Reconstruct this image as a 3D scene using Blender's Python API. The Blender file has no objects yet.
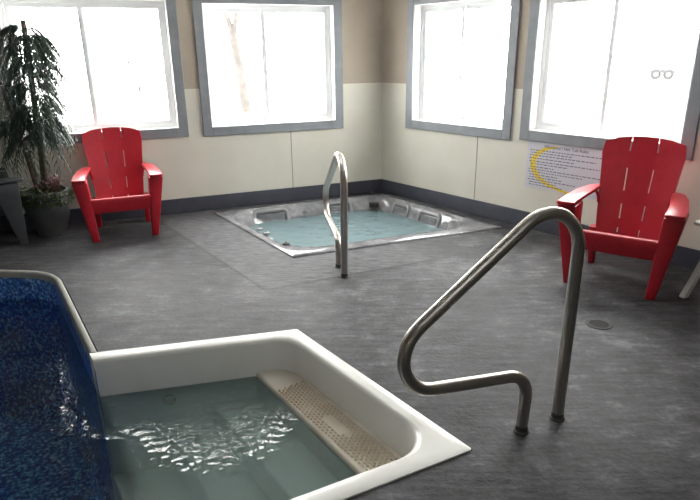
import bpy, bmesh, math, random
from mathutils import Vector, Matrix, geometry
random.seed(7)
S = bpy.context.scene
COL = S.collection
PI = math.pi

# ------------------------------------------------------------------ camera
cam = bpy.data.cameras.new('camera')
cam.sensor_fit = 'HORIZONTAL'
cam.sensor_width = 36.0
cam.lens = 580.886 / 700 * 36.0
cam.clip_start = 0.05
camo = bpy.data.objects.new('camera', cam)
COL.objects.link(camo)
_r = Vector((0.99992749, -0.00390292, -0.0113923)); _u = Vector((0.01204232, 0.32407715, 0.94595401)); _f = Vector((0, 0.94602261, -0.32410065))
M4 = Matrix(((_r.x, _u.x, -_f.x, 0), (_r.y, _u.y, -_f.y, 0), (_r.z, _u.z, -_f.z, 1.5), (0, 0, 0, 1)))
camo.matrix_world = M4
S.camera = camo

# ------------------------------------------------------------------ light
S.view_settings.view_transform = 'Standard'
S.view_settings.look = 'None'
S.view_settings.gamma = 1
S.view_settings.use_curve_mapping = False
S.view_settings.exposure = 0.2
w = bpy.data.worlds.new('overcast_sky'); S.world = w; w.use_nodes = True
bg = w.node_tree.nodes['Background']
bg.inputs[0].default_value = (1.0, 0.985, 0.955, 1)
bg.inputs[1].default_value = 22.0

CORNER = Vector((0.36358546, 6.39394876, 0))
DB = Vector((-0.92910432, -0.36981774, 0)); NB = Vector((0.36981774, -0.92910432, 0))
DR = Vector((0.63713525, -0.77075202, 0)); NR = Vector((-0.77075202, -0.63713525, 0))
WALLS = {'back': (DB, NB), 'right': (DR, NR)}
def WP(side, t, n, z):
    d, k = WALLS[side]
    return CORNER + d * t + k * n + Vector((0, 0, z))

def area(name, loc, direction, sx, sy, power, color=(1, 1, 1), portal=False, up=None):
    l = bpy.data.lights.new(name, 'AREA'); l.shape = 'RECTANGLE'; l.size = sx; l.size_y = sy
    l.energy = power; l.color = color
    o = bpy.data.objects.new(name, l); COL.objects.link(o)
    o.location = loc
    o.rotation_euler = Vector(direction).to_track_quat('-Z', 'Y').to_euler()
    if portal: l.cycles.is_portal = True
    return o
# window openings: side, t0, t1, z0, z1
WINS = [('back', 2.13, 3.45, 0.83, 1.945), ('back', 0.541, 1.815, 0.82, 1.925),
        ('right', 0.459, 1.568, 0.83, 1.91), ('right', 1.84, 3.052, 0.85, 1.90)]
for i, (sd, t0, t1, z0, z1) in enumerate(WINS):
    area('daylight_portal', WP(sd, (t0 + t1) / 2, -0.2, (z0 + z1) / 2), WALLS[sd][1], t1 - t0 + .1, z1 - z0 + .1, 1, portal=True)
area('added_ceiling_fill', (1.3, 3.6, 2.46), (0, 0, -1), 1.2, 0.6, 10, (0.96, 0.98, 1.0))  # these three are added fill brightening the room; no ceiling fitting exists in view
area('added_ceiling_fill', (-0.6, 3.9, 2.46), (0, 0, -1), 1.2, 0.6, 8, (0.96, 0.98, 1.0))
area('added_ceiling_fill', (0.8, 0.2, 2.46), (0, 0, -1), 1.2, 0.6, 8, (0.96, 0.98, 1.0))

# ------------------------------------------------------------------ materials
def mat(name, color, rough=0.5, metal=0.0, spec=None):
    m = bpy.data.materials.new(name); m.use_nodes = True
    b = m.node_tree.nodes['Principled BSDF']
    b.inputs['Base Color'].default_value = (*color, 1)
    b.inputs['Roughness'].default_value = rough
    b.inputs['Metallic'].default_value = metal
    if spec is not None: b.inputs['Specular IOR Level'].default_value = spec
    return m
class NT:
    def __init__(s, m): s.t = m.node_tree; s.n = s.t.nodes
    def add(s, kind, **kw):
        n = s.n.new(kind)
        for k, v in kw.items():
            if k == 'ins':
                for a, b in v.items(): n.inputs[a].default_value = b
            else: setattr(n, k, v)
        return n
    def link(s, a, b): s.t.links.new(a, b)
    def noise(s, vec, scale, detail=4, rough=.55):
        n = s.add('ShaderNodeTexNoise', ins={'Scale': scale, 'Detail': detail, 'Roughness': rough})
        if vec is not None: s.link(vec, n.inputs['Vector'])
        return n.outputs['Fac']
    def ramp(s, fac, stops):
        r = s.add('ShaderNodeValToRGB'); e = r.color_ramp.elements
        while len(e) < len(stops): e.new(.5)
        for el, (p, c) in zip(e, stops): el.position = p; el.color = (*c, 1) if len(c) == 3 else c
        s.link(fac, r.inputs[0]); return r.outputs[0]
    def math(s, op, a, b=None, c=None, clamp=False):
        n = s.add('ShaderNodeMath', operation=op, use_clamp=clamp)
        for i, v in enumerate((a, b, c)):
            if v is None: continue
            if isinstance(v, (int, float)): n.inputs[i].default_value = v
            else: s.link(v, n.inputs[i])
        return n.outputs[0]
    def mix(s, fac, a, b, mode='MIX'):
        n = s.add('ShaderNodeMix', data_type='RGBA', blend_type=mode)
        for sock, v in ((n.inputs[0], fac), (n.inputs[6], a), (n.inputs[7], b)):
            if isinstance(v, (int, float)): sock.default_value = v
            elif isinstance(v, tuple): sock.default_value = (*v, 1)
            else: s.link(v, sock)
        return n.outputs[2]
    def bump(s, h, strength, dist=.01):
        n = s.add('ShaderNodeBump', ins={'Distance': dist})
        if isinstance(strength, (int, float)): n.inputs['Strength'].default_value = strength
        else: s.link(strength, n.inputs['Strength'])
        s.link(h, n.inputs['Height']); return n.outputs[0]
    def pos(s, scale=None):
        g = s.add('ShaderNodeNewGeometry').outputs['Position']
        if scale:
            v = s.add('ShaderNodeVectorMath', operation='MULTIPLY'); s.link(g, v.inputs[0]); v.inputs[1].default_value = scale
            return v.outputs[0]
        return g
    def obj(s): return s.add('ShaderNodeTexCoord').outputs['Object']
    @property
    def p(s): return s.n['Principled BSDF']

def speckle(name, c1, c2, scale, rough, bump=0.0, metal=0, lo=.35, hi=.65):
    m = mat(name, c1, rough, metal); t = NT(m); v = t.obj()
    f = t.noise(v, scale, 5)
    t.link(t.ramp(f, [(lo, c1), (hi, c2)]), t.p.inputs['Base Color'])
    if bump: t.link(t.bump(f, bump), t.p.inputs['Normal'])
    return m

M = {}
M['panel'] = speckle('white_wall_panel', (0.60, 0.575, 0.495), (0.64, 0.615, 0.535), 3, .38)
M['tan'] = speckle('tan_wall_paint', (0.36, 0.305, 0.245), (0.385, 0.33, 0.27), 4, .7)
M['ceil'] = mat('ceiling_white', (0.62, 0.61, 0.58), .8)
M['base'] = speckle('slate_baseboard_paint', (0.044, 0.048, 0.066), (0.058, 0.062, 0.08), 6, .5)
M['casing'] = speckle('grey_trim_paint', (0.20, 0.215, 0.235), (0.235, 0.25, 0.27), 9, .5)
M['vinyl'] = mat('white_vinyl', (0.78, 0.79, 0.80), .35)
M['jamb'] = mat('white_jamb_paint', (0.82, 0.82, 0.80), .5)
M['seam'] = mat('seam_caulk', (0.22, 0.21, 0.19), .6)
M['red'] = speckle('red_plastic', (0.36, 0.006, 0.017), (0.40, 0.009, 0.021), 20, .38, .02)
M['grey_plastic'] = speckle('charcoal_plastic', (0.05, 0.053, 0.058), (0.06, 0.063, 0.068), 20, .45)
M['white_plastic'] = mat('white_plastic', (0.62, 0.63, 0.60), .45)
M['gel'] = speckle('white_gelcoat', (0.78, 0.77, 0.72), (0.83, 0.82, 0.78), 2.5, .28)
M['grip'] = speckle('stained_grip', (0.47, 0.40, 0.30), (0.60, 0.54, 0.44), 6, .4)
M['tread'] = speckle('stained_gelcoat', (0.56, 0.50, 0.41), (0.66, 0.62, 0.54), 4, .35)
M['coping'] = mat('coping_vinyl', (0.40, 0.40, 0.36), .45)
M['dark'] = mat('dark_rubber', (0.012, 0.012, 0.014), .6)
M['iron'] = mat('cast_drain', (0.012, 0.012, 0.013), .6)
M['pot'] = speckle('grey_pot_glaze', (0.085, 0.088, 0.094), (0.115, 0.118, 0.125), 8, .55)
M['soil'] = speckle('dark_soil', (0.015, 0.011, 0.008), (0.04, 0.03, 0.02), 60, .9, .5)
M['cane'] = speckle('brown_cane', (0.05, 0.028, 0.018), (0.11, 0.065, 0.045), 30, .7, .3)
M['leaf'] = speckle('dark_green_leaf', (0.012, 0.03, 0.016), (0.03, 0.06, 0.035), 5, .45)
M['leaf2'] = speckle('mid_green_leaf', (0.04, 0.075, 0.02), (0.09, 0.13, 0.035), 8, .5)
M['redleaf'] = speckle('burgundy_leaf', (0.07, 0.012, 0.02), (0.15, 0.035, 0.045), 12, .45)
M['sign'] = mat('sign_board', (0.56, 0.55, 0.60), .35)
M['ink'] = mat('sign_ink', (0.13, 0.13, 0.17), .5)
M['headink'] = mat('sign_heading_ink', (0.05, 0.05, 0.08), .5)
M['yellow'] = mat('sign_yellow', (0.75, 0.55, 0.03), .5)
M['bark'] = speckle('pale_bark', (0.022, 0.018, 0.016), (0.042, 0.037, 0.033), 5, .9, .4)
M['twig'] = mat('twig_bark', (0.018, 0.018, 0.018), .9)
M['snow'] = mat('snow_ground', (0.9, 0.9, 0.9), .9)
M['rubbergrey'] = mat('weathered_tyre', (0.018, 0.018, 0.019), .8)
M['hub'] = mat('pale_wheel_hub', (0.028, 0.028, 0.029), .6)
M['orange'] = mat('rusty_leaves', (0.034, 0.022, 0.014), .8)

# stainless tube
m = M['steel'] = mat('brushed_stainless', (0.47, 0.44, 0.40), .34, 1.0); t = NT(m)
f = t.noise(t.obj(), 60, 3); t.link(t.math('MULTIPLY_ADD', f, .14, .27), t.p.inputs['Roughness'])
M['flange'] = mat('dull_steel_socket', (0.06, 0.057, 0.055), .6, .3)

# painted concrete floor, with the ridged repair strip round the hot tub
m = M['floor'] = mat('grey_floor_paint', (0.1, 0.1, 0.1), .5, 0, .22); t = NT(m); P = t.pos()
n1 = t.noise(P, 1.1, 6, .62); n2 = t.noise(P, 7, 6, .65); n3 = t.noise(t.pos((5, 26, 5)), 1.0, 5, .6)
n4 = t.noise(P, 45, 3, .6)
f = t.math('ADD', t.math('MULTIPLY', n1, .36), t.math('ADD', t.math('MULTIPLY', n2, .34), t.math('ADD', t.math('MULTIPLY', n3, .22), t.math('MULTIPLY', n4, .14))))
c = t.ramp(f, [(.42, (0.013, 0.013, 0.014)), (.50, (0.044, 0.044, 0.047)), (.57, (0.079, 0.079, 0.084)), (.66, (0.19, 0.19, 0.20))])
def halfplane(p0, n, soft=.035):
    d = t.add('ShaderNodeVectorMath', operation='DOT_PRODUCT'); t.link(P, d.inputs[0]); d.inputs[1].default_value = (*n, 0)
    return t.math('MULTIPLY_ADD', d.outputs['Value'], 1 / soft, .5 - (p0[0] * n[0] + p0[1] * n[1]) / soft, clamp=True)
a1 = halfplane((-1.138, 4.372), (0.813, 0.582)); a2 = halfplane((-0.569, 3.577), (-0.42, 0.907))
a3 = halfplane((0.75, 4.3), (-0.9, -0.42), .5)
apron = t.math('MULTIPLY', t.math('MULTIPLY', a1, a2), a3)
ridge = t.noise(t.pos((9, 60, 9)), 1.0, 3, .6)
c = t.mix(t.math('MULTIPLY', apron, .6), c, t.ramp(ridge, [(.40, (0.036, 0.036, 0.039)), (.60, (0.145, 0.145, 0.152))]))
edge = t.math('MULTIPLY', apron, t.math('SUBTRACT', 1.0, apron)); edge = t.math('MULTIPLY', t.math('MULTIPLY', edge, t.math('MULTIPLY', n2, 2.2)), 1.5, clamp=True)
c = t.mix(edge, c, (0.02, 0.02, 0.021))
t.link(c, t.p.inputs['Base Color'])
t.link(t.math('MULTIPLY_ADD', n2, .3, .46), t.p.inputs['Roughness'])
t.link(t.bump(t.math('ADD', f, t.math('MULTIPLY', ridge, t.math('MULTIPLY', apron, .4))), .7, .02), t.p.inputs['Normal'])

# blue pool liner
m = M['liner'] = mat('blue_pebble_liner', (0.02, 0.05, 0.2), .3); t = NT(m); P = t.pos()
n1 = t.noise(P, 42, 2, .5); n2 = t.noise(P, 75, 2, .5)
c = t.ramp(n1, [(.36, (0.016, 0.05, 0.24)), (.47, (0.03, 0.13, 0.52)), (.55, (0.10, 0.34, 0.78)), (.66, (0.40, 0.66, 0.92))])
c = t.mix(t.math('MULTIPLY', t.math('GREATER_THAN', n2, .58), .5), c, (0.012, 0.035, 0.17))
t.link(c, t.p.inputs['Base Color'])

# hot tub shell
m = M['shell'] = mat('grey_marbled_acrylic', (0.4, 0.4, 0.4), .14); t = NT(m); P = t.pos()
n1 = t.noise(P, 6, 7, .7)
t.link(t.ramp(n1, [(.38, (0.14, 0.14, 0.15)), (.56, (0.21, 0.21, 0.22)), (.72, (0.36, 0.36, 0.36))]), t.p.inputs['Base Color'])
M['pillow'] = mat('light_grey_acrylic', (0.22, 0.22, 0.23), .25)

def water(name, tint, cloud, cloudcol, patches, calm, scale, split=None):
    """clear surface: fresnel gloss over a tinted see-through body, with ripples where a jet stirs it"""
    m = bpy.data.materials.new(name); m.use_nodes = True; t = NT(m); t.n.clear()
    out = t.add('ShaderNodeOutputMaterial'); P = t.pos()
    h = t.noise(P, scale, 0.0, .4); h2 = t.noise(P, scale * 2.3, 0.0, .4)
    hh = t.math('ADD', h, t.math('MULTIPLY', h2, .18))
    st = None
    for (x, y, rx, s) in patches:
        d = t.add('ShaderNodeVectorMath', operation='DISTANCE'); t.link(P, d.inputs[0]); d.inputs[1].default_value = (x, y, -.2)
        k = t.math('MULTIPLY', t.math('SUBTRACT', 1.0, t.math('DIVIDE', d.outputs['Value'], rx), clamp=True), s)
        st = k if st is None else t.math('ADD', st, k)
    stren = t.math('ADD', st, calm, clamp=True) if st is not None else calm
    b = t.bump(hh, stren, .045)
    gl = t.add('ShaderNodeBsdfGlossy', ins={'Roughness': 0.0}); t.link(b, gl.inputs['Normal'])
    tr = t.add('ShaderNodeBsdfTransparent', ins={'Color': (*tint, 1)})
    df = t.add('ShaderNodeBsdfDiffuse', ins={'Color': (*cloudcol, 1)})
    mx = t.add('ShaderNodeMixShader'); mx.inputs[0].default_value = cloud
    if split:                                  # murkier on one side of a line: the stirred-up bay of the steps
        d = t.add('ShaderNodeVectorMath', operation='DOT_PRODUCT'); t.link(P, d.inputs[0]); d.inputs[1].default_value = (*split[1], 0)
        k = t.math('MULTIPLY_ADD', d.outputs['Value'], 1 / .06, .5 - (split[0][0] * split[1][0] + split[0][1] * split[1][1]) / .06, clamp=True)
        t.link(t.math('MULTIPLY_ADD', k, split[2] - cloud, cloud), mx.inputs[0])
    t.link(tr.outputs[0], mx.inputs[1]); t.link(df.outputs[0], mx.inputs[2])
    fr = t.add('ShaderNodeFresnel', ins={'IOR': 1.33}); t.link(b, fr.inputs['Normal'])
    m2 = t.add('ShaderNodeMixShader'); t.link(fr.outputs[0], m2.inputs[0])
    t.link(mx.outputs[0], m2.inputs[1]); t.link(gl.outputs[0], m2.inputs[2])
    t.link(m2.outputs[0], out.inputs['Surface'])
    return m
M['water'] = water('pool_water', (0.72, 0.84, 0.83), .03, (0.17, 0.235, 0.215),
                   [(-0.64, 2.40, .42, .8), (-1.36, 2.56, .42, .62), (-1.58, 2.98, .32, .7)], .010, 24, ((-1.366, 2.712), (0.8398, 0.5429), .45))
M['tubwater'] = water('hot_tub_water', (0.46, 0.64, 0.67), .48, (0.31, 0.43, 0.455), [(0.1, 5.25, .9, .25)], .08, 11)
# window pane
m = bpy.data.materials.new('window_pane'); m.use_nodes = True; t = NT(m); t.n.clear(); M['glass'] = m
out = t.add('ShaderNodeOutputMaterial'); tr = t.add('ShaderNodeBsdfTransparent', ins={'Color': (.96, .97, .97, 1)})
gl = t.add('ShaderNodeBsdfGlossy', ins={'Roughness': .01}); mx = t.add('ShaderNodeMixShader'); mx.inputs[0].default_value = .05
t.link(tr.outputs[0], mx.inputs[1]); t.link(gl.outputs[0], mx.inputs[2]); t.link(mx.outputs[0], out.inputs['Surface'])

# ------------------------------------------------------------------ mesh helpers
def link(name, bm, mats, parent=None, smooth=None, recalc=True):
    if recalc: bmesh.ops.recalc_face_normals(bm, faces=bm.faces)
    me = bpy.data.meshes.new(name); bm.to_mesh(me); bm.free()
    for k in (mats if isinstance(mats, (list, tuple)) else [mats]): me.materials.append(M[k])
    if smooth is not None:
        for p in me.polygons: p.use_smooth = True
        me.set_sharp_from_angle(angle=math.radians(smooth))
    o = bpy.data.objects.new(name, me); COL.objects.link(o)
    if parent is not None: o.parent = parent
    return o
def thing(name, label, cat, loc=(0, 0, 0), rz=0.0, group=None):
    o = bpy.data.objects.new(name, None); COL.objects.link(o); o.empty_display_size = .1
    o.location = loc; o.rotation_euler = (0, 0, rz)
    o['label'] = label; o['category'] = cat
    if group: o['group'] = group
    return o
def tag(o, label, cat, group=None, kind=None):
    o['label'] = label; o['category'] = cat
    if group: o['group'] = group
    if kind: o['kind'] = kind
    return o
def structure(o): o['kind'] = 'structure'; return o
def V(p): return Vector(p)
def quad(bm, *ps, mi=0):
    f = bm.faces.new([bm.verts.new(p) for p in ps]); f.material_index = mi; return f
def box(bm, c, s, rot=None):
    c = V(c); vs = []
    for z in (-1, 1):
        for x, y in ((-1, -1), (1, -1), (1, 1), (-1, 1)):
            p = V((x * s[0] / 2, y * s[1] / 2, z * s[2] / 2))
            if rot is not None: p = rot @ p
            vs.append(bm.verts.new(c + p))
    for f in ((0, 1, 2, 3), (4, 5, 6, 7), (0, 1, 5, 4), (1, 2, 6, 5), (2, 3, 7, 6), (3, 0, 4, 7)): bm.faces.new([vs[i] for i in f])
def loft(bm, rings, closed=True, caps=True):
    R = [[bm.verts.new(p) for p in r] for r in rings]; n = len(R[0])
    for a, b in zip(R, R[1:]):
        for i in range(n if closed else n - 1):
            j = (i + 1) % n
            bm.faces.new((a[i], a[j], b[j], b[i]))
    if caps and closed:
        bm.faces.new(R[0]); bm.faces.new(R[-1])
    return R
def prism(bm, poly, z0, z1): loft(bm, [[(x, y, z0) for x, y in poly], [(x, y, z1) for x, y in poly]])
def wallbox(bm, side, t0, t1, n0, n1, z0, z1):
    vs = [WP(side, t, n, z) for z in (z0, z1) for t, n in ((t0, n0), (t1, n0), (t1, n1), (t0, n1))]
    v = [bm.verts.new(p) for p in vs]
    for f in ((0, 1, 2, 3), (4, 5, 6, 7), (0, 1, 5, 4), (1, 2, 6, 5), (2, 3, 7, 6), (3, 0, 4, 7)): bm.faces.new([v[i] for i in f])
def bevel(bm, w, seg=2, ang=30):
    bmesh.ops.recalc_face_normals(bm, faces=bm.faces)
    es = [e for e in bm.edges if len(e.link_faces) == 2 and e.calc_face_angle(0) > math.radians(ang)]
    bmesh.ops.bevel(bm, geom=es, offset=w, segments=seg, profile=.5, affect='EDGES', clamp_overlap=True)
def spline(pts, sub=8):
    out = []; P = [V(p) for p in pts]
    for i in range(len(P) - 1):
        p0 = P[i - 1] if i else P[0] * 2 - P[1]; p1, p2 = P[i], P[i + 1]
        p3 = P[i + 2] if i + 2 < len(P) else P[-1] * 2 - P[-2]
        for k in range(sub):
            t = k / sub
            out.append(.5 * (2 * p1 + (p2 - p0) * t + (2 * p0 - 5 * p1 + 4 * p2 - p3) * t * t + (3 * p1 - p0 - 3 * p2 + p3) * t ** 3))
    out.append(P[-1]); return out
def fillet(pts, rads, seg=10):
    """polyline with rounded corners (3-D points)"""
    P = [V(p) for p in pts]; out = [P[0]]
    for i in range(1, len(P) - 1):
        a = (P[i - 1] - P[i]); b = (P[i + 1] - P[i]); la, lb = a.length, b.length; a.normalize(); b.normalize()
        th = a.angle(b); r = rads[i - 1]; d = min(r / math.tan(th / 2), la * .49, lb * .49); r = d * math.tan(th / 2)
        c = P[i] + (a + b).normalized() * (r / math.sin(th / 2))
        s, e = P[i] + a * d - c, P[i] + b * d - c
        s.normalize(); e.normalize(); an = s.angle(e)
        for k in range(seg + 1):
            q = k / seg
            out.append(c + (s * math.sin((1 - q) * an) + e * math.sin(q * an)) / math.sin(an) * r)
    out.append(P[-1]); return out
def tube(bm, path, rad, seg=10, caps=True):
    path = [V(p) for p in path]; rings = []; up = None
    for i, p in enumerate(path):
        tg = (path[min(i + 1, len(path) - 1)] - path[max(i - 1, 0)]).normalized()
        if up is None: up = tg.orthogonal().normalized()
        up = (up - tg * up.dot(tg)).normalized(); sd = tg.cross(up)
        r = rad[i] if isinstance(rad, (list, tuple)) else rad
        rings.append([p + (up * math.cos(a) + sd * math.sin(a)) * r for a in [2 * PI * k / seg for k in range(seg)]])
    loft(bm, rings, True, caps)
def lathe(bm, prof, seg=28, c=(0, 0, 0)):
    loft(bm, [[(c[0] + r * math.cos(2 * PI * k / seg), c[1] + r * math.sin(2 * PI * k / seg), c[2] + z) for k in range(seg)] for r, z in prof], True, True)
def cross2(a, b): return a[0] * b[1] - a[1] * b[0]
def meet(p, d, q, e):
    k = cross2((q[0] - p[0], q[1] - p[1]), e) / cross2(d, e); return (p[0] + d[0] * k, p[1] + d[1] * k)
def round_poly(poly, rads, seg=8):
    n = len(poly); out = []
    for i in range(n):
        if rads[i] <= 0: out.append(poly[i]); continue
        tri = fillet([(*poly[i - 1], 0), (*poly[i], 0), (*poly[(i + 1) % n], 0)], [rads[i]], seg)
        out += [(p.x, p.y) for p in tri[1:-1]]
    return out
def inset(poly, offs):
    """move every side i (poly[i] -> poly[i+1]) of a CCW polygon inwards by offs[i]"""
    n = len(poly); L = []
    for i in range(n):
        a, b = V((*poly[i], 0)), V((*poly[(i + 1) % n], 0)); d = (b - a).normalized(); nn = V((-d.y, d.x, 0))
        o = offs[i] if isinstance(offs, (list, tuple)) else offs
        L.append(((a + nn * o).to_2d(), d.to_2d()))
    return [meet(L[i - 1][0], L[i - 1][1], L[i][0], L[i][1]) for i in range(n)]

# ------------------------------------------------------------------ setting: floor, walls, ceiling
# pool edge line, steps outline
BL, BR, FR, FL = (-1.3376, 2.7425), (-0.3074, 2.9837), (0.4748, 1.9142), (-0.483, 1.42)
POOL_D = (0.5429, -0.8398)
POOL = [(-0.25, 1.06), (-4.2, 0.75), (-4.2, 4.165), (-2.18, 3.968)]           # outer coping corners, clockwise seen from above
_cr = meet(BL, POOL_D, (-2.18, 3.968), (-0.995, 0.0975))
POOL = [meet(BL, POOL_D, (-0.9, 1.0), (1, 0.05)), (-4.2, 0.8), (-4.2, 4.166), _cr]
POOLR = [.35, .3, .3, .48]
pool_outer = round_poly(POOL, POOLR, 10)
# spa
SPA = [(-0.439, 4.205), (1.350, 4.930), (0.349, 6.283), (-1.350, 5.557)]      # counter-clockwise F, R, B, L

ROOM = [tuple((CORNER + DR * 8.0).to_2d()), tuple(CORNER.to_2d()), tuple((CORNER + DB * 6.0).to_2d()), (-5.0, -3.0), (5.46, -3.0)]
ROOMX = [(6.2, -3.3), (6.2, 1.0), (0.38, 6.75), (-5.6, 4.4), (-5.3, -3.3)]
# the opening follows the outside of pool coping and step rim
hole = []
po = [V((*p, 0)) for p in pool_outer]
def on_edge(p): return abs(cross2((p[0] - BL[0], p[1] - BL[1]), POOL_D)) < 1e-3
# clockwise order: near corner -> left -> far -> corner -> BL -> BR -> FR -> FL -> back to near corner
nc = round_poly(POOL, POOLR, 10)
seg = 11
corner_pts = [nc[i * seg:(i + 1) * seg] for i in range(4)]
hole = corner_pts[0] + corner_pts[1] + corner_pts[2] + corner_pts[3] + [BL, BR, FR, FL]
def tess(polys, z):
    loops = [[V((x, y, z)) for x, y in p] for p in polys]
    flat = [v for l in loops for v in l]
    bm = bmesh.new(); vs = [bm.verts.new(v) for v in flat]
    for tri in geometry.tessellate_polygon(loops):
        try: bm.faces.new([vs[i] for i in tri])
        except ValueError: pass
    return bm
bm = tess([ROOMX, hole, SPA], 0)
bmesh.ops.recalc_face_normals(bm, faces=bm.faces)
if sum(f.normal.z for f in bm.faces) < 0: bmesh.ops.reverse_faces(bm, faces=bm.faces)
for ring in (hole, SPA):                       # cut edge of the slab
    for i in range(len(ring)):
        a, b = ring[i], ring[(i + 1) % len(ring)]
        quad(bm, (*a, 0), (*b, 0), (*b, -.06), (*a, -.06))
structure(link('floor', bm, 'floor', recalc=False))

bm = bmesh.new(); prism(bm, ROOMX, 2.5, 2.6); structure(link('ceiling', bm, 'ceil'))

def wall(side, name, tmax, wins):
    bm = bmesh.new(); T0 = -0.16 if side == 'back' else 0
    ts = sorted({0.0, tmax, *[w[1] for w in wins], *[w[2] for w in wins]})
    zs = sorted({-0.06, 1.18, 2.5, *[w[3] for w in wins], *[w[4] for w in wins]})
    D = -.16
    for a, b in zip(ts, ts[1:]):
        for z0, z1 in zip(zs, zs[1:]):
            if any(w[1] <= (a + b) / 2 <= w[2] and w[3] <= (z0 + z1) / 2 <= w[4] for w in wins): continue
            mi = 0 if z1 <= 1.181 else 1
            quad(bm, WP(side, a, 0, z0), WP(side, b, 0, z0), WP(side, b, 0, z1), WP(side, a, 0, z1), mi=mi)
            quad(bm, WP(side, a, D, z0), WP(side, b, D, z0), WP(side, b, D, z1), WP(side, a, D, z1), mi=1)
    for _, t0, t1, z0, z1 in wins:
        for (a, c, b, d) in ((t0, z0, t1, z0), (t1, z0, t1, z1), (t1, z1, t0, z1), (t0, z1, t0, z0)):
            quad(bm, WP(side, a, 0, c), WP(side, b, 0, d), WP(side, b, D, d), WP(side, a, D, c), mi=2)
    structure(link(name, bm, ['panel', 'tan', 'jamb'], recalc=False))
wall('back', 'wall_back', 6.0, WINS[:2])
wall('right', 'wall_right', 8.0, WINS[2:])
bm = bmesh.new(); a, b = ROOM[2], ROOM[3]
quad(bm, (*a, -.06), (*b, -.06), (*b, 1.18), (*a, 1.18)); quad(bm, (*a, 1.18), (*b, 1.18), (*b, 2.5), (*a, 2.5), mi=1)
structure(link('wall_left', bm, ['panel', 'tan'], recalc=False))
bm = bmesh.new()
for a, b in ((ROOM[3], ROOM[4]), (ROOM[4], ROOM[0])):
    quad(bm, (*a, -.06), (*b, -.06), (*b, 1.18), (*a, 1.18)); quad(bm, (*a, 1.18), (*b, 1.18), (*b, 2.5), (*a, 2.5), mi=1)
structure(link('wall_front', bm, ['panel', 'tan'], recalc=False))
for side, tm in (('back', 6.0), ('right', 8.0)):
    bm = bmesh.new(); wallbox(bm, side, 0.0, tm, 0.0, .014, 0.0, .146); bevel(bm, .004, 1)
    structure(link('baseboard_' + side, bm, 'base'))
# panel joints
for i, (side, t, z0, z1) in enumerate((('back', 1.028, .146, .737), ('right', 1.297, .146, .748))):
    bm = bmesh.new(); wallbox(bm, side, t - .004, t + .004, -.001, .0015, z0, z1)
    structure(link('trim_%d' % (i + 1), bm, 'seam'))

# ------------------------------------------------------------------ windows
def window(i, side, t0, t1, z0, z1):
    root = bpy.data.objects.new('window_%d' % i, None); COL.objects.link(root); root['kind'] = 'structure'
    cw = .088
    for nm, a in (('window_casing', None),):
        bm = bmesh.new()
        wallbox(bm, side, t0 - cw, t0, 0, .02, z0 - cw, z1 + cw); wallbox(bm, side, t1, t1 + cw, 0, .02, z0 - cw, z1 + cw)
        wallbox(bm, side, t0, t1, 0, .02, z0 - cw, z0); wallbox(bm, side, t0, t1, 0, .02, z1, z1 + cw)
        bevel(bm, .003, 1)
        link('window_casing', bm, 'casing', root)
    def ring(bm, a, b, c, d, wd, n0, n1):
        wallbox(bm, side, a, a + wd, n0, n1, c, d); wallbox(bm, side, b - wd, b, n0, n1, c, d)
        wallbox(bm, side, a + wd, b - wd, n0, n1, c, c + wd); wallbox(bm, side, a + wd, b - wd, n0, n1, d - wd, d)
    bm = bmesh.new(); ring(bm, t0, t1, z0, z1, .03, -.15, -.085); link('window_frame', bm, 'vinyl', root)
    mid = (t0 + t1) / 2 + (.05 if side == 'back' else -.04)
    for k, (a, b, n) in enumerate(((t0 + .03, mid + .025, -.115), (mid - .025, t1 - .03, -.145))):
        bm = bmesh.new(); ring(bm, a, b, z0 + .03, z1 - .03, .035, n, n + .022)
        s = link('window_sash', bm, 'vinyl', root)
        bm = bmesh.new(); wallbox(bm, side, a + .035, b - .035, n + .008, n + .013, z0 + .065, z1 - .065); link('pane', bm, 'glass', s)
for i, wdef in enumerate(WINS): window(i + 1, *wdef)

# ------------------------------------------------------------------ swimming pool
pool = thing('swimming_pool', 'sunken swimming pool with blue pebble pattern liner and pale coping, left foreground', 'swimming pool', (-2.4, 2.4, 0))
def loc(o, p):
    """mesh was written in room coordinates: bring it under its parent's origin"""
    o.data.transform(Matrix.Translation(-V(p.location))); return o
ccw = list(reversed(POOL)); rr = list(reversed(POOLR))
def pring(off, z): return [(x, y, z) for x, y in round_poly(inset(ccw, off), [max(.05, r - off) for r in rr], 10)]
NPR = len(pring(0, 0))
def open_edge(p): # the stretch of pool side taken by the steps
    k = (p[0] - BL[0]) * POOL_D[0] + (p[1] - BL[1]) * POOL_D[1]; side = cross2((p[0] - BL[0], p[1] - BL[1]), POOL_D)
    return k, side
# rings re-cut so that points lie exactly at both ends of the step opening
def cut_ring(off, z, along=0.0):
    r = round_poly(inset(ccw, off), [max(.05, q - off) for q in rr], 10)
    out = []
    # ccw order: corner(_cr), far-left, near-left, near corner; the pool side runs from near corner back to _cr
    n = V((POOL_D[1], -POOL_D[0], 0))  # placeholder
    base = inset(ccw, off)
    p_bl = meet(base[0], POOL_D, BL, (0.8398, 0.5429)); p_fl = meet(base[0], POOL_D, FL, (0.8398, 0.5429))
    d_ = along / .9                                # carry the liner on behind the rim, up to the basin wall
    p_bl = (p_bl[0] + POOL_D[0] * d_, p_bl[1] + POOL_D[1] * d_); p_fl = (p_fl[0] - POOL_D[0] * d_, p_fl[1] - POOL_D[1] * d_)
    rr_ = r + [p_fl, p_bl]                     # r ends with the near corner's arc, then FL, BL, and closes on the far corner's arc
    return [(x, y, z) for x, y in rr_]
prof = [(-.008, -.03), (.008, -.03), (.009, .006), (.016, .014), (.030, .014), (.040, .008), (.043, .0), (.043, -.042), (.047, -.046)]
bm = bmesh.new(); R = [[bm.verts.new(p) for p in cut_ring(o, z)] for o, z in prof]
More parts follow.
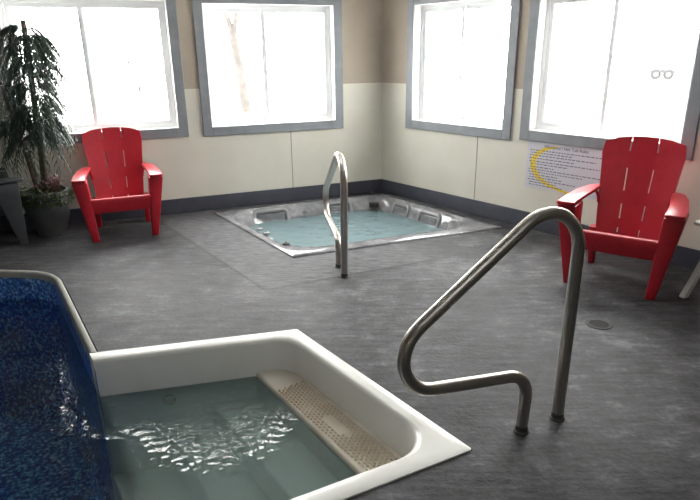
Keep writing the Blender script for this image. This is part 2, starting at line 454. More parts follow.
n = len(R[0])
for a, b in zip(R, R[1:]):
    for i in range(n - 1):
        if i == n - 2: continue                # opening at the steps
        bm.faces.new((a[i], a[i + 1], b[i + 1], b[i]))
    bm.faces.new((a[n - 1], a[0], b[0], b[n - 1]))
bm.faces.new([r[n - 1] for r in R]); bm.faces.new([r[n - 2] for r in R])
loc(link('coping', bm, 'coping', pool, 40), pool)
bm = bmesh.new(); prof = [(.046, -.036), (.046, -1.12), (.11, -1.19), (.2, -1.2)]
R = [[bm.verts.new(p) for p in cut_ring(o, z, .112)] for o, z in prof]
for li, (a, b) in enumerate(zip(R, R[1:])):
    for i in range(n):
        j = (i + 1) % n
        if i == n - 2 and li == 0: continue
        bm.faces.new((a[i], a[j], b[j], b[i]))
bm.faces.new(R[-1])
loc(link('liner', bm, 'liner', pool), pool)

# ------------------------------------------------------------------ pool steps (white moulded shell)
stp = thing('pool_steps', 'white moulded pool step unit sunk in grey floor, opening into the blue pool', 'pool steps', (-0.4, 2.2, 0))
WL = -0.20
def lines(off_b, off_r, off_f):
    """corner points of the inner outline: pool end of back wall, back/right, right/front, pool end of front wall"""
    def off(p, q, o):
        d = V((q[0] - p[0], q[1] - p[1], 0)).normalized(); nn = V((d.y, -d.x, 0)); return (p[0] + nn.x * o, p[1] + nn.y * o), (d.x, d.y)
    b, db = off(BL, BR, off_b); r, dr = off(BR, FR, off_r); f, df = off(FR, FL, off_f)
    e, de = off(BL, FL, 0) if False else (BL, POOL_D)
    e = (BL[0] - .8398 * .046, BL[1] - .5429 * .046)
    return [meet(e, POOL_D, b, db), meet(b, db, r, dr), meet(r, dr, f, df), meet(f, df, e, POOL_D)]
def steps_ring(o, z, rad=(.16, .17)):
    p = lines(.088 + o, .077 + o, .088 + o)
    return [V((q.x, q.y, z)) for q in fillet([(*a, 0) for a in p], rad, 10)]
def outer_ring(z, o=0.0):
    e = (BL[0] - .8398 * .046, BL[1] - .5429 * .046)
    p = [meet(e, POOL_D, BL, (BR[0] - BL[0], BR[1] - BL[1])), BR, FR, meet(e, POOL_D, FR, (FL[0] - FR[0], FL[1] - FR[1]))]
    inn = steps_ring(0, 0)
    pts = fillet([(*a, 0) for a in p], (.012, .012), 10)
    return [V((q.x, q.y, z)) for q in pts]
bm = bmesh.new()
rings = [outer_ring(-.05), outer_ring(.006), [p.lerp(q, .12) + V((0, 0, .010)) for p, q in zip(outer_ring(0), steps_ring(0, 0))],
         [p.lerp(q, .88) + V((0, 0, .010)) for p, q in zip(outer_ring(0), steps_ring(0, 0))],
         steps_ring(.002, .004), steps_ring(.008, -.012), steps_ring(.014, -.13), steps_ring(.018, -.172), steps_ring(.02, -.33), steps_ring(.02, -1.2)]
R = loft(bm, rings, closed=False, caps=False)
for k in (0, -1): bm.faces.new([r[k] for r in R])
loc(link('basin', bm, 'gel', stp, 50, recalc=True), stp)
def qline(q):
    d = V((FR[0] - BR[0], FR[1] - BR[1], 0)).normalized(); nn = V((-d.y, d.x, 0)) * -1
    return (BR[0] + nn.x * q, BR[1] + nn.y * q), (d.x, d.y)
def tread_poly(q0, q1, q1f):
    b, r, f_, e = lines(.06, .05, .06)
    ln = lambda a, c: (a, (c[0] - a[0], c[1] - a[1]))
    back, front = ln(b, r), ln(f_, e)
    p0, d0 = qline(q0); p1, d1 = qline(q1); p1f, _ = qline(q1f)
    return [meet(*back, p0, d0), meet(*front, p0, d0), meet(*front, p1f, d1), meet(*back, p1, d1)]
for (q0, q1, q1f, z) in ((.05, .272, .312, -.176), (.24, .505, .540, -.335), (.46, .735, .765, -.495), (.70, 1.03, 1.10, -.70)):
    bm = bmesh.new(); prism(bm, tread_poly(q0, q1, q1f), -1.19, z); bevel(bm, .016, 3, 60)
    st = loc(link('step', bm, 'tread' if z > -.2 else 'gel', stp, 40), stp)
    if z > -.2: top_step = st
# raised grip on the top step: rows of small diamond studs with a plain oval in the middle
bm = bmesh.new()
(bp, dd) = qline(.195); L0, L1 = .24, 1.12
dv = V((*dd, 0)); nv = V((dd[1], -dd[0], 0))
for i in range(34):
    for j in range(9):
        s = L0 + (L1 - L0) * (i + .5 * (j % 2)) / 34; q = (j - 4) * .0178 + (.012 * (s - .6))
        if ((s - .66) / .10) ** 2 + (q / .035) ** 2 < 1: continue
        c0 = V((*bp, 0)) + dv * s - nv * q * -1; h = .0135
        ps = [c0 + dv * h, c0 + nv * h * .8, c0 - dv * h, c0 - nv * h * .8]
        lo = [bm.verts.new((p.x, p.y, -.1762)) for p in ps]; hi = [bm.verts.new((*(c0 + (p - c0) * .45).to_2d(), -.1675)) for p in ps]
        for k in range(4): bm.faces.new((lo[k], lo[(k + 1) % 4], hi[(k + 1) % 4], hi[k]))
        bm.faces.new(hi)
pts = []
for k in range(40):
    a = 2 * PI * k / 40; ca, sa = math.cos(a), math.sin(a)
    s = .68 + .43 * math.copysign(abs(ca) ** .35, ca); q = .086 * math.copysign(abs(sa) ** .35, sa) + .012 * (s - .6)
    c0 = V((*bp, 0)) + dv * s + nv * q; pts.append((c0.x, c0.y))
prism(bm, pts, -.179, -.1755)
loc(link('tread_grip', bm, 'grip', top_step), stp)
# return jet seen on the back wall of the steps
bm = bmesh.new(); lathe(bm, [(.006, 0), (.03, 0), (.034, .006), (.028, .012), (.012, .012)], 20)
bp3 = V((-0.985, 2.713, -.27)); bw = V((BR[0] - BL[0], BR[1] - BL[1], 0)).normalized()
bm.transform(Matrix.Translation(bp3) @ V((bw.y, -bw.x, 0)).to_track_quat('Z', 'Y').to_matrix().to_4x4())
loc(link('return_jet', bm, 'dark', stp, 40), stp)

# water shared by the pool and its steps
pw = [(x, y) for x, y, z in cut_ring(.048, 0)]
sr = lines(.100, .090, .100)
poly = pw[:-2] + [sr[3]] + [(p.x, p.y) for p in fillet([(*a, 0) for a in sr], (.15, .16), 8)][1:-1][::-1] + [sr[0]]
bm = bmesh.new(); bm.faces.new([bm.verts.new((x, y, WL)) for x, y in poly])
if bm.faces[:][0].normal.z < 0: pass
bmesh.ops.triangulate(bm, faces=bm.faces[:])
bmesh.ops.recalc_face_normals(bm, faces=bm.faces)
if sum(f.calc_area() * f.normal.z for f in bm.faces) < 0: bmesh.ops.reverse_faces(bm, faces=bm.faces)
tag(link('pool_water', bm, 'water', recalc=False), 'clear rippling water filling the blue pool and its white steps', 'water', kind='stuff')

# ------------------------------------------------------------------ hot tub
tub = thing('hot_tub', 'grey marbled in-floor hot tub in the corner below two windows', 'hot tub', (0.0, 5.2, 0))
def sring(off, z, rad):
    return [(x, y, z) for x, y in round_poly(inset(SPA, off), rad, 10)]
bm = bmesh.new(); TW = -.115
tiny = [.012] * 4
rings = [sring(0, -.05, tiny), sring(0, .008, tiny), sring(.006, .014, tiny),
         sring([.135, .06, .05, .06], .013, [.40, .26, .3, .26]), sring([.145, .075, .065, .075], .006, [.40, .28, .32, .28]),
         sring([.155, .11, .10, .10], -.04, [.40, .3, .34, .3]), sring([.165, .16, .16, .14], -.14, [.40, .33, .36, .33]),
         sring([.17, .18, .19, .16], -.44, [.36, .33, .36, .33]), sring([.45, .45, .45, .45], -.47, [.25] * 4),
         sring([.5, .5, .5, .5], -.88, [.2] * 4), sring([.55, .55, .55, .55], -.9, [.2] * 4)]
R = loft(bm, rings, True, False); bm.faces.new(R[-1])
loc(link('shell', bm, 'shell', tub, 50), tub)
# moulded headrests along the two wall sides and the left side
def edge_pt(a, b, k, off):
    a, b = V((*a, 0)), V((*b, 0)); d = (b - a).normalized(); nn = V((-d.y, d.x, 0)); return a.lerp(b, k) + nn * off, d, nn
F_, R_, B_, L_ = SPA
for (a, b, k, wd) in ((R_, B_, .22, .27), (R_, B_, .47, .27), (R_, B_, .72, .22), (B_, L_, .30, .26), (B_, L_, .70, .34), (L_, F_, .62, .2)):
    p, d, nn = edge_pt(a, b, k, .095)
    arch = fillet([p - d * wd / 2 + V((0, 0, -.13)) + nn * .055, p - d * wd / 2 + V((0, 0, -.022)), p + d * wd / 2 + V((0, 0, -.022)), p + d * wd / 2 + V((0, 0, -.13)) + nn * .055], [.04, .04], 6)
    bm = bmesh.new(); tube(bm, arch, .024, 10)
    hr = loc(link('headrest', bm, 'pillow', tub, 60), tub)
    bm = bmesh.new()
    c = p + nn * .035 + V((0, 0, -.075)); rot = Matrix((d, nn, V((0, 0, 1)))).transposed()
    box(bm, c, (wd - .05, .012, .075), rot); bevel(bm, .005, 2); loc(link('headrest_recess', bm, 'shell', hr), tub)
# skimmer in the corner
p = V((0.262, 6.0, -.05)); d = V((1, -.12, 0)).normalized(); nn = V((-.12, -1, 0)).normalized(); rot = Matrix((d, nn, V((0, 0, 1)))).transposed()
bm = bmesh.new(); box(bm, p, (.10, .05, .05), rot); bevel(bm, .006, 2); sk = loc(link('skimmer', bm, 'dark', tub), tub)
bm = bmesh.new()
for k in range(4): box(bm, p + nn * .026 + V((0, 0, -.018 + .012 * k)), (.082, .006, .004), rot)
loc(link('skimmer_grille', bm, 'flange', sk), tub)
# air controls on the rim
for (x, y) in ((-0.52, 4.50), (-0.72, 4.80), (-0.80, 4.93)):
    bm = bmesh.new(); lathe(bm, [(.030, 0), (.030, .010), (.024, .016), (.010, .018), (.006, .026)], 18, (x, y, .013))
    loc(link('air_control', bm, 'flange' if y < 4.6 else 'pillow', tub, 40), tub)
for k, (a, b) in enumerate(((R_, B_), (R_, B_), (B_, L_))):
    p, d, nn = edge_pt(a, b, (.34, .60, .5)[k], .118)
    bm = bmesh.new(); lathe(bm, [(.004, 0), (.028, 0), (.030, .006), (.018, .014), (.006, .012)], 16)
    bm.transform(Matrix.Translation(p + V((0, 0, -.075))) @ nn.to_track_quat('Z', 'Y').to_matrix().to_4x4())
    loc(link('jet', bm, 'pillow', tub, 40), tub)
bm = bmesh.new(); f = bm.faces.new([bm.verts.new(p) for p in sring([.158, .14, .14, .125], TW, [.40, .32, .35, .32])])
bmesh.ops.recalc_face_normals(bm, faces=bm.faces)
if f.normal.z < 0: bmesh.ops.reverse_faces(bm, faces=[f])
tag(link('hot_tub_water', bm, 'tubwater', recalc=False), 'cloudy aqua water standing in the corner hot tub', 'water', kind='stuff')

# ------------------------------------------------------------------ handrails
def handrail(label, B, u, pts, rads, rtube=.0235):
    root = thing('handrail', label, 'handrail', (B[0], B[1], 0), group='stainless steel handrails')
    uu = V((u[0], u[1], 0)).normalized()
    path = fillet([uu * s + V((0, 0, z)) for s, z in pts], rads, 12)
    bm = bmesh.new(); tube(bm, path, rtube, 16); link('rail', bm, 'steel', root, 50)
    for s in (pts[0][0], pts[-1][0]):
        bm = bmesh.new(); lathe(bm, [(.032, 0), (.032, .004), (.0262, .010), (.0258, .030), (.02, .031)], 24, (uu.x * s, uu.y * s, 0))
        link('socket', bm, 'flange', root, 40)
    return root
handrail('near bent stainless handrail standing beside the white pool steps', (0.8796, 2.1211), (-0.17897, -0.08666),
         [(0, 0), (-.006, 1.090), (1.022, .382), (.188, .268), (.199, 0)], [.175, .146, .112], .0245)
handrail('far bent stainless handrail standing at the front edge of the hot tub', (-0.0409, 3.7952), (-0.0414, 0.2009),
         [(0, 0), (-.045, .985), (.99, .290), (.19, .215), (.205, 0)], [.165, .135, .10], .0245)

# ------------------------------------------------------------------ floor drain
dr = thing('floor_drain', 'small round dark drain in the grey floor in front of the right red chair', 'floor drain', (1.424, 3.013, 0))
bm = bmesh.new(); lathe(bm, [(.012, .001), (.05, .001), (.056, .004), (.072, .004), (.075, 0)], 30); link('drain_rim', bm, 'iron', dr, 30)
bm = bmesh.new()
for k in range(-3, 4):
    ln = 2 * math.sqrt(.052 ** 2 - (k * .014) ** 2); box(bm, (0, k * .014, .004), (ln, .006, .004))
link('drain_grate', bm, 'flange', dr)

# ------------------------------------------------------------------ deck chairs
def chair_parts(root, mk):
    def sheet(name, prof, hw, slits, rows_cut, thick, extra=None):
        """three boards: profile points (y,z), half widths, with slits between boards on given profile rows"""
        g = .0045; cols = []
        for k in range(7): cols.append(-1 + k * (2 / 3 / 2))
        bm = bmesh.new(); grid = []
        N = len(prof)
        for i, (y, z) in enumerate(prof):
            w = hw(i / (N - 1)); b = w / 3; row = []
            xs = [-w, -w + b * .35, -w + b, -b - g, -b + g, -b * .35, b * .35, b - g, b + g, w - b, w - b * .35, w]
            xs = [-w, -w * .67, -b - g, -b + g, 0, b - g, b + g, w * .67, w]
            for x in xs:
                yy, zz = y, z
                if extra: yy, zz = extra(i / (N - 1), x / w, y, z)
                row.append(bm.verts.new((x, yy, zz)))
            grid.append(row)
        for i in range(N - 1):
            for j in range(8):
                if j in (2, 5) and rows_cut(i / (N - 1), (i + 1) / (N - 1)): continue
                bm.faces.new((grid[i][j], grid[i][j + 1], grid[i + 1][j + 1], grid[i + 1][j]))
        bmesh.ops.recalc_face_normals(bm, faces=bm.faces)
        ret = bmesh.ops.solidify(bm, geom=bm.faces[:], thickness=thick)
        return link(name, bm, mk, root, 35)
    seat_prof = spline([(-.322, .250), (-.332, .310), (-.334, .356), (-.320, .374), (-.27, .366), (-.10, .318), (.06, .268), (.150, .246)], 4)
    seat_prof = [(p.x, p.y) for p in spline([(a, b, 0) for a, b in [(-.322, .250), (-.332, .310), (-.334, .356), (-.320, .374), (-.27, .366), (-.10, .318), (.06, .268), (.150, .246)]], 4)]
    sheet('seat', seat_prof, lambda v: .258 - .045 * v, None, lambda a, b: (.50 < a and b < .74), .016)
    bp_ = [(p.x, p.y) for p in spline([(a, b, 0) for a, b in [(.150, .246), (.198, .40), (.252, .57), (.302, .735), (.342, .895)]], 10)]
    cut = lambda a, b: (b <= .08) or (.17 <= a and b <= .33) or (.45 <= a and b <= .68) or (a >= .84)
    def shape(v, xr, y, z):
        y -= .035 * xr * xr
        arc = .050 * (1 - math.sqrt(max(0, 1 - (xr * .93) ** 2)) if abs(xr) <= 1 else 0)
        # each board rounds off a little at its own top
        k = (abs(xr) * 3 + 1) % 2 - 1 if True else 0
        return y, z - max(0, (v - .6) / .4) ** 1.5 * (arc * 1.15)
    sheet('backrest', bp_, lambda v: .205 + .055 * min(1, v * 1.15) - .012 * max(0, v - .85) / .15, None, cut, .016, shape)
    for s in (-1, 1):
        # arm: paddle with a turned-down lip
        out = [(-.370, .252), (-.381, .264), (-.381, .352), (-.368, .364), (-.20, .362), (.05, .335), (.20, .298), (.240, .262), (.240, .222), (.08, .228), (-.10, .246), (-.25, .252)]
        pts = [(s * x, y) for y, x in out]
        bm = bmesh.new()
        loft(bm, [[(x, y, .534 + (.006 if y > 0 else 0)) for x, y in pts], [(x, y, .558 + (.006 if y > 0 else 0)) for x, y in pts]]); bevel(bm, .007, 2, 40)
        link('arm', bm, mk, root, 35)
        # front leg: wide under the arm, narrow at the foot
        bm = bmesh.new(); rings = []
        for k in range(7):
            v = k / 6; z = .525 * v; cx = .245 + .062 * v; wx = .056 + .062 * v; y0 = -.335 + .0 * v; y1 = -.275 + .125 * v
            rings.append([(s * (cx - wx / 2), y0, z), (s * (cx + wx / 2), y0, z), (s * (cx + wx / 2), y1, z), (s * (cx - wx / 2), y1, z)])
        loft(bm, rings); bevel(bm, .007, 2, 40); link('front_leg', bm, mk, root, 35)
        bm = bmesh.new(); rings = []
        for k in range(5):
            v = k / 4; z = .285 * v; cx = .218 + .004 * v; wx = .042 + .012 * v; y0 = .155 - .05 * v; y1 = .212 - .012 * v
            rings.append([(s * (cx - wx / 2), y0, z), (s * (cx + wx / 2), y0, z), (s * (cx + wx / 2), y1, z), (s * (cx - wx / 2), y1, z)])
        loft(bm, rings); bevel(bm, .006, 2, 40); link('rear_leg', bm, mk, root, 35)
        bm = bmesh.new()
        loft(bm, [[(s * .236, y, z - .05), (s * .252, y, z - .05), (s * .252, y, z + .01), (s * .236, y, z + .01)] for y, z in ((-.30, .325), (-.1, .30), (.06, .26), (.16, .235))])
        link('side_rail', bm, mk, root, 35)
        # bracket that sweeps from the arm to the back
        bm = bmesh.new(); rings = []
        for k in range(7):
            v = k / 6; a = v * PI / 2
            x = .262 - .045 * math.sin(a); z = .535 - .085 * (1 - math.cos(a)); y = .215
            rings.append([(s * (x - .012), y - .05, z), (s * (x + .012), y - .05, z), (s * (x + .012), y + .03, z - .02), (s * (x - .012), y + .03, z - .02)])
        loft(bm, rings); link('arm_bracket', bm, mk, root, 50)
def place_feet(mid, rz):
    """front feet midpoint -> chair origin"""
    c, s = math.cos(rz), math.sin(rz); return (mid[0] - (-s * -.305), mid[1] - (c * -.305), 0)
rz = math.radians(22)
chair = thing('deck_chair', 'red plastic slatted deck chair under the left window, beside the potted palm', 'chair', place_feet((-1.917, 4.761), rz), rz, 'red plastic deck chairs')
chair_parts(chair, 'red')
chair.scale = (.97, .97, .97)
def dup(root, loc_, rz_, label, group=None, mk=None):
    r = root.copy(); COL.objects.link(r); r.location = loc_; r.scale = (1.02, 1.02, 1.02); r.rotation_euler = (0, 0, rz_); r['label'] = label
    if group: r['group'] = group
    elif 'group' in r: del r['group']
    for ch in list(root.children):
        c = ch.copy(); COL.objects.link(c); c.parent = r
        if mk:
            c.data = ch.data.copy(); c.data.materials[0] = M[mk]
    return r
rz = math.radians(-35)
dup(chair, place_feet((1.687, 3.509), rz), rz, 'red plastic slatted deck chair by the right wall, in front of the rules sign', 'red plastic deck chairs')
# charcoal chair cut by the left edge: right front foot at (-2.68, 4.633), facing the plant
rz = math.atan2(.58, .81) + PI / 2
c, s = math.cos(rz), math.sin(rz); fx, fy = -.245, -.305
dup(chair, (-2.735 - (c * fx - s * fy), 4.633 - (s * fx + c * fy), 0), rz, 'charcoal grey plastic deck chair at the far left beside the plant pot', mk='grey_plastic')

# ------------------------------------------------------------------ white side table at the right edge
tb = thing('side_table', 'white plastic side table with splayed legs at the right edge beside the red chair', 'side table', (2.385, 3.25, 0), math.radians(20))
bm = bmesh.new(); box(bm, (0, 0, .488), (.46, .46, .024)); bevel(bm, .008, 2); link('table_top', bm, 'white_plastic', tb)
for sx in (-1, 1):
    for sy in (-1, 1):
        bm = bmesh.new(); rings = []
        for v in (0, 1):
            cx, cy = sx * (.215 - .10 * v), sy * (.215 - .10 * v); h = .02
            rings.append([(cx - h, cy - h, .478 * v), (cx + h, cy - h, .478 * v), (cx + h, cy + h, .478 * v), (cx - h, cy + h, .478 * v)])
        loft(bm, rings); bevel(bm, .004, 1); link('leg', bm, 'white_plastic', tb)

# ------------------------------------------------------------------ rules sign
sg = thing('rules_sign', 'white hot tub rules board with a yellow arc, on the right wall below the window', 'sign', WP('right', 2.19, 0, .56))
T0, T1, Z0, Z1 = 1.838, 2.545, .365, .757
bm = bmesh.new(); wallbox(bm, 'right', T0, T1, .0005, .005, Z0, Z1); loc(link('board', bm, 'sign', sg), sg)
signM = Matrix((( DR.x, 0, NR.x, 0), (DR.y, 0, NR.y, 0), (DR.z, 1, NR.z, 0), (0, 0, 0, 1)))
def sp(a, b, n=.0056):  # fraction of the board, from its top left
    return WP('right', T0 + (T1 - T0) * a, n, Z1 - (Z1 - Z0) * b)
def text(body, a, b, size, name, mk='ink'):
    cu = bpy.data.curves.new(name, 'FONT'); cu.body = body; cu.size = size; cu.align_x = 'CENTER'; cu.align_y = 'CENTER'; cu.extrude = .0004
    cu.materials.append(M[mk])
    o = bpy.data.objects.new(name, cu); COL.objects.link(o)
    me = o.to_mesh().copy(); me.name = name; bpy.data.objects.remove(o)
    me.transform(Matrix.Translation(sp(a, b, .0058) - V(sg.location)) @ signM)
    if not me.materials: me.materials.append(M[mk])
    o = bpy.data.objects.new(name, me); COL.objects.link(o); o.parent = sg
    return o
text('Whirlpool / Hot Tub Rules', .50, .075, .036, 'heading', 'headink')
# yellow arc, thick at its left
bm = bmesh.new(); P0 = []
N = 26
ctl = [(.40, .05, .006), (.24, .13, .016), (.13, .27, .026), (.09, .45, .032), (.12, .62, .029), (.21, .78, .022), (.36, .90, .017), (.58, .975, .010), (.74, .985, .005)]
cen = spline([(a, b, w) for a, b, w in ctl], 5)
Wd, Hd = T1 - T0, Z1 - Z0
vs = []
for i, p in enumerate(cen):
    q0, q1 = cen[max(0, i - 1)], cen[min(len(cen) - 1, i + 1)]
    d = V(((q1.x - q0.x) * Wd, (q1.y - q0.y) * Hd, 0)).normalized(); nn = V((-d.y, d.x, 0))
    w = max(.003, p.z) * .85
    vs.append([bm.verts.new(sp(p.x + nn.x * k * w / Wd, p.y + nn.y * k * w / Hd, .0053)) for k in (-1, 1)])
for a, b in zip(vs, vs[1:]): bm.faces.new((a[0], a[1], b[1], b[0]))
loc(link('yellow_arc', bm, 'yellow', sg), sg)
rows = [(.17, .95), (.225, .60), (.28, .88), (.345, .62), (.41, .93), (.465, .55), (.53, .38), (.585, .97), (.64, .74), (.70, .44), (.755, .50), (.81, .66), (.865, .42), (.92, .50)]
for yb, xe in rows:
    bm = bmesh.new(); x = .035 + (.0 if xe > .6 else .02)
    while x < xe:
        wv = random.uniform(.018, .055)
        ps = [sp(x, yb - .010), sp(min(x + wv, xe), yb - .010), sp(min(x + wv, xe), yb + .010), sp(x, yb + .010)]
        quad(bm, *ps); x += wv + .012
    loc(link('text_line', bm, 'ink', sg), sg)

# ------------------------------------------------------------------ potted palm
PX, PY = -2.63, 4.92
pp = thing('potted_palm', 'tall dark green artificial palm in a round grey pot below the left window', 'plant', (PX, PY, 0))
bm = bmesh.new(); lathe(bm, [(.08, 0), (.108, .004), (.128, .05), (.163, .16), (.184, .28), (.190, .36), (.186, .395), (.168, .395), (.16, .35), (.10, .34)], 36)
link('pot', bm, 'pot', pp, 35)
bm = bmesh.new(); lathe(bm, [(.02, .352), (.10, .352), (.162, .345), (.162, .335), (.02, .335)], 30); link('soil', bm, 'soil', pp)
canes = []
for (bx, by, tx, ty, top, r) in ((.0, .0, .095, -.03, 1.76, .026), (-.05, .03, -.13, .0, 1.05, .020), (.03, -.02, .10, -.07, 1.10, .018), (-.03, -.04, -.16, -.06, 1.30, .017)):
    path = spline([(bx, by, .34), (bx * .7 + tx * .3 + random.uniform(-.01, .01), by, .34 + (top - .34) * .35), (bx * .3 + tx * .7, (by + ty) / 2, .34 + (top - .34) * .7), (tx, ty, top)], 6)
    rr2 = [r * (1 - .2 * i / len(path)) for i in range(len(path))]
    bm = bmesh.new(); tube(bm, path, rr2, 8); canes.append((link('trunk', bm, 'cane', pp, 60), path))
def frond(bm, base, az, length, rise, droop, nl=16, ll=.15, lw=.0085):
    d = V((math.cos(az), math.sin(az), 0)); pts = []
    for k in range(nl + 1):
        v = k / nl
        pts.append(base + d * (length * (v - .18 * v * v)) + V((0, 0, rise * v - droop * v * v)))
    sd = V((-d.y, d.x, 0))
    for k in range(nl):                                             # rachis
        a, b = pts[k], pts[k + 1]; w = .0035
        bm.faces.new([bm.verts.new(p) for p in (a - sd * w, a + sd * w, b + sd * w * .8, b - sd * w * .8)])
    for k in range(2, nl + 1):
        v = k / nl; L = ll * (1 - .45 * abs(v - .45))
        tg = (pts[k] - pts[k - 1]).normalized()
        for s in (-1, 1):
            dirn = (sd * s * .75 + tg * .8 + V((0, 0, -.15 - .35 * random.random()))).normalized()
            tip_d = (dirn + V((0, 0, -.75))).normalized()
            p0 = pts[k]; p1 = p0 + dirn * L * .5; p2 = p1 + tip_d * L * .55
            wv = (tg * .8 + V((0, 0, .3))).normalized() * lw
            a = [bm.verts.new(p) for p in (p0, p1 - wv, p2, p1 + wv)]
            bm.faces.new((a[0], a[1], a[2], a[3]))
def inside(p, az, length, rise, droop):  # keep fronds off the wall behind
    tip = V((PX, PY, 0)) + p + V((math.cos(az), math.sin(az), 0)) * length * .95
    return (tip - CORNER).dot(NB) > .04
for ci, (o, path) in enumerate(canes):
    n_f = (150, 18, 22, 24)[ci]
    bm = bmesh.new(); made = 0; tries = 0
    while made < n_f and tries < 2500:
        tries += 1
        v = 1 - .58 * random.random() ** 1.05 if ci in (0, 3) else random.uniform(.6, 1.0)
        p = path[min(len(path) - 1, int(v * (len(path) - 1)))]
        az = random.uniform(0, 2 * PI); ln = random.uniform(.20, .34)
        ri = random.uniform(.08, .24); dp = random.uniform(.26, .50)
        if not inside(p, az, ln + .08, ri, dp): continue
        frond(bm, V(p), az, ln, ri, dp, 12, random.uniform(.09, .13), .0075); made += 1
    link('foliage', bm, 'leaf', pp, recalc=False)
def blade(bm, p, az, ln, lift, wd):
    d = V((math.cos(az), math.sin(az), 0)); s = V((-d.y, d.x, 0)) * wd
    q1 = p + d * ln * .5 + V((0, 0, lift)); q2 = p + d * ln + V((0, 0, lift * .55))
    a = [bm.verts.new(x) for x in (p, q1 - s, q2, q1 + s)]
    m_ = bm.verts.new(q1 + V((0, 0, -wd * .5)))
    bm.faces.new((a[0], a[1], m_)); bm.faces.new((a[1], a[2], m_)); bm.faces.new((a[2], a[3], m_)); bm.faces.new((a[3], a[0], m_))
bm = bmesh.new()
for k in range(70):
    az = random.uniform(0, 2 * PI); r = random.uniform(.0, .15)
    blade(bm, V((r * math.cos(az), r * math.sin(az), random.uniform(.36, .44))), az + random.uniform(-.6, .6), random.uniform(.07, .13), random.uniform(.0, .05), random.uniform(.012, .022))
for k in range(40):                                                 # trailing sprays over the rim
    az = random.uniform(-2.6, .3); r = .188
    for j in range(3):
        blade(bm, V((r * math.cos(az), r * math.sin(az), .40 - .04 * j)), az + random.uniform(-.8, .8), .05, random.uniform(-.05, .0), .012)
link('trailing_filler', bm, 'leaf2', pp, recalc=False)
bm = bmesh.new()
for (cx, cy) in ((.07, -.05), (.11, .02), (.13, -.07), (.05, .06), (.03, -.12)):
    for k in range(9):
        az = random.uniform(0, 2 * PI); blade(bm, V((cx, cy, random.uniform(.40, .50))), az, random.uniform(.05, .08), random.uniform(.02, .05), .016)
    tube(bm, [(cx, cy, .34), (cx + .005, cy, .50)], .004, 6)
link('burgundy_filler', bm, 'redleaf', pp, recalc=False)

# ------------------------------------------------------------------ outdoors, seen through the windows
bm = bmesh.new()
YG = -.4
prism(bm, [(-60, 6.9 - 14), (-5.7, -3.5), (-5.7, 4.6), (0.36, 7.0), (6.4, 1.0), (70, -8), (110, 120), (-70, 120)], YG - .1, YG)
structure(link('ground', bm, 'snow'))
def limb(bm, pts, r0, r1, seg=8, sub=5):
    path = spline(pts, sub); tube(bm, path, [r0 + (r1 - r0) * i / (len(path) - 1) for i in range(len(path))], seg)
def branching(bm, p, d, ln, r, depth):
    q = p + d * ln; mid = p.lerp(q, .5) + V((random.uniform(-.06, .06), random.uniform(-.06, .06), random.uniform(-.02, .05))) * ln
    limb(bm, [p, mid, q], r, r * .6, 5, 3)
    if depth == 0: return
    for k in range(3):
        nd = (d + V((random.uniform(-.7, .7), random.uniform(-.7, .7), random.uniform(-.15, .5)))).normalized()
        branching(bm, p.lerp(q, random.uniform(.55, 1)), nd, ln * random.uniform(.55, .75), r * .55, depth - 1)
TX, TY = -3.54, 20.0
tr = thing('bare_tree', 'forked bare tree trunk standing outside the second window from the left', 'tree', (TX, TY, YG))
bm = bmesh.new()
limb(bm, [(.12, 0, 0), (.02, 0, 1.0), (-.1, 0, 2.0), (-.16, 0, 2.5)], .17, .135)
limb(bm, [(-.13, 0, 2.3), (-.28, 0, 2.9), (-.50, 0, 3.5), (-.70, .1, 4.6)], .10, .06); limb(bm, [(-.13, 0, 2.3), (-.06, 0, 2.8), (.06, 0, 3.4), (.25, .1, 4.5)], .10, .05)
link('trunk', bm, 'bark', tr, 60)
bm = bmesh.new()
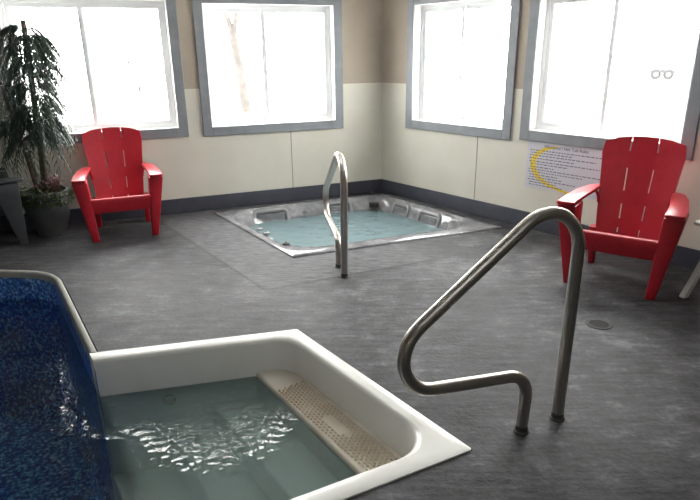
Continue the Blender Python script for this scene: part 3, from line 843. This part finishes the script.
for (x, z, dx) in ((-.2, 2.6, -1), (-.05, 2.8, .8), (-.4, 3.2, -1), (.1, 3.4, 1), (-.6, 4.0, -.7)):
    branching(bm, V((x, 0, z)), V((dx, .2, .35)).normalized(), .8, .016, 2)
link('branch', bm, 'twig', tr, 60)
def shrub(x, y, h, label, n, r=.02):
    o = thing('bare_shrub', label, 'shrub', (x, y, YG)); bm = bmesh.new()
    for k in range(n):
        a = random.uniform(0, 2 * PI); branching(bm, V((.1 * math.cos(a), .1 * math.sin(a), 0)), V((math.cos(a) * .5, math.sin(a) * .5, 1)).normalized(), h * .5, r, 3)
    link('branch', bm, 'twig', o, 60); return o
shrub(-11.0, 32.0, 3.6, 'bare grey shrub far outside the leftmost window', 6, .03)
rs = shrub(3.6, 22.0, 2.0, 'bare shrub with some rusty leaves outside the third window from the left', 5)
bm = bmesh.new()
for k in range(60): blade(bm, V((random.uniform(-.5, .3), random.uniform(-.2, .2), random.uniform(1.4, 1.75))), random.uniform(0, 6.3), .22, random.uniform(-.05, .05), .05)
link('leaf_cluster', bm, 'orange', rs, recalc=False)
# trailer far off, by its two wheels
trl = thing('trailer', 'low grey two-wheeled-axle trailer parked far outside the rightmost window', 'trailer', (19.3, 37.2, YG), math.radians(-27))
for k, x in enumerate((-.34, .34)):
    bm = bmesh.new(); lathe(bm, [(.22, -.1), (.30, -.1), (.32, -.05), (.32, .05), (.30, .1), (.22, .1), (.20, 0)], 28)
    bm.transform(Matrix.Translation((x, -.75, .35)) @ Matrix.Rotation(PI / 2, 4, 'X')); wh = link('wheel', bm, 'rubbergrey', trl, 50)
    bm = bmesh.new(); lathe(bm, [(.03, -.03), (.18, -.05), (.205, 0), (.18, .05), (.03, .03)], 24)
    bm.transform(Matrix.Translation((x, -.75, .35)) @ Matrix.Rotation(PI / 2, 4, 'X')); link('hub', bm, 'hub', wh, 50)
bm = bmesh.new(); box(bm, (0, 0, .52), (4.4, 1.3, .2)); box(bm, (3.0, 0, .45), (1.8, .14, .16)); link('deck', bm, 'hub', trl)
bm = bmesh.new(); box(bm, (0, -.62, .70), (4.4, .04, .04)); link('side_rail', bm, 'rubbergrey', trl)
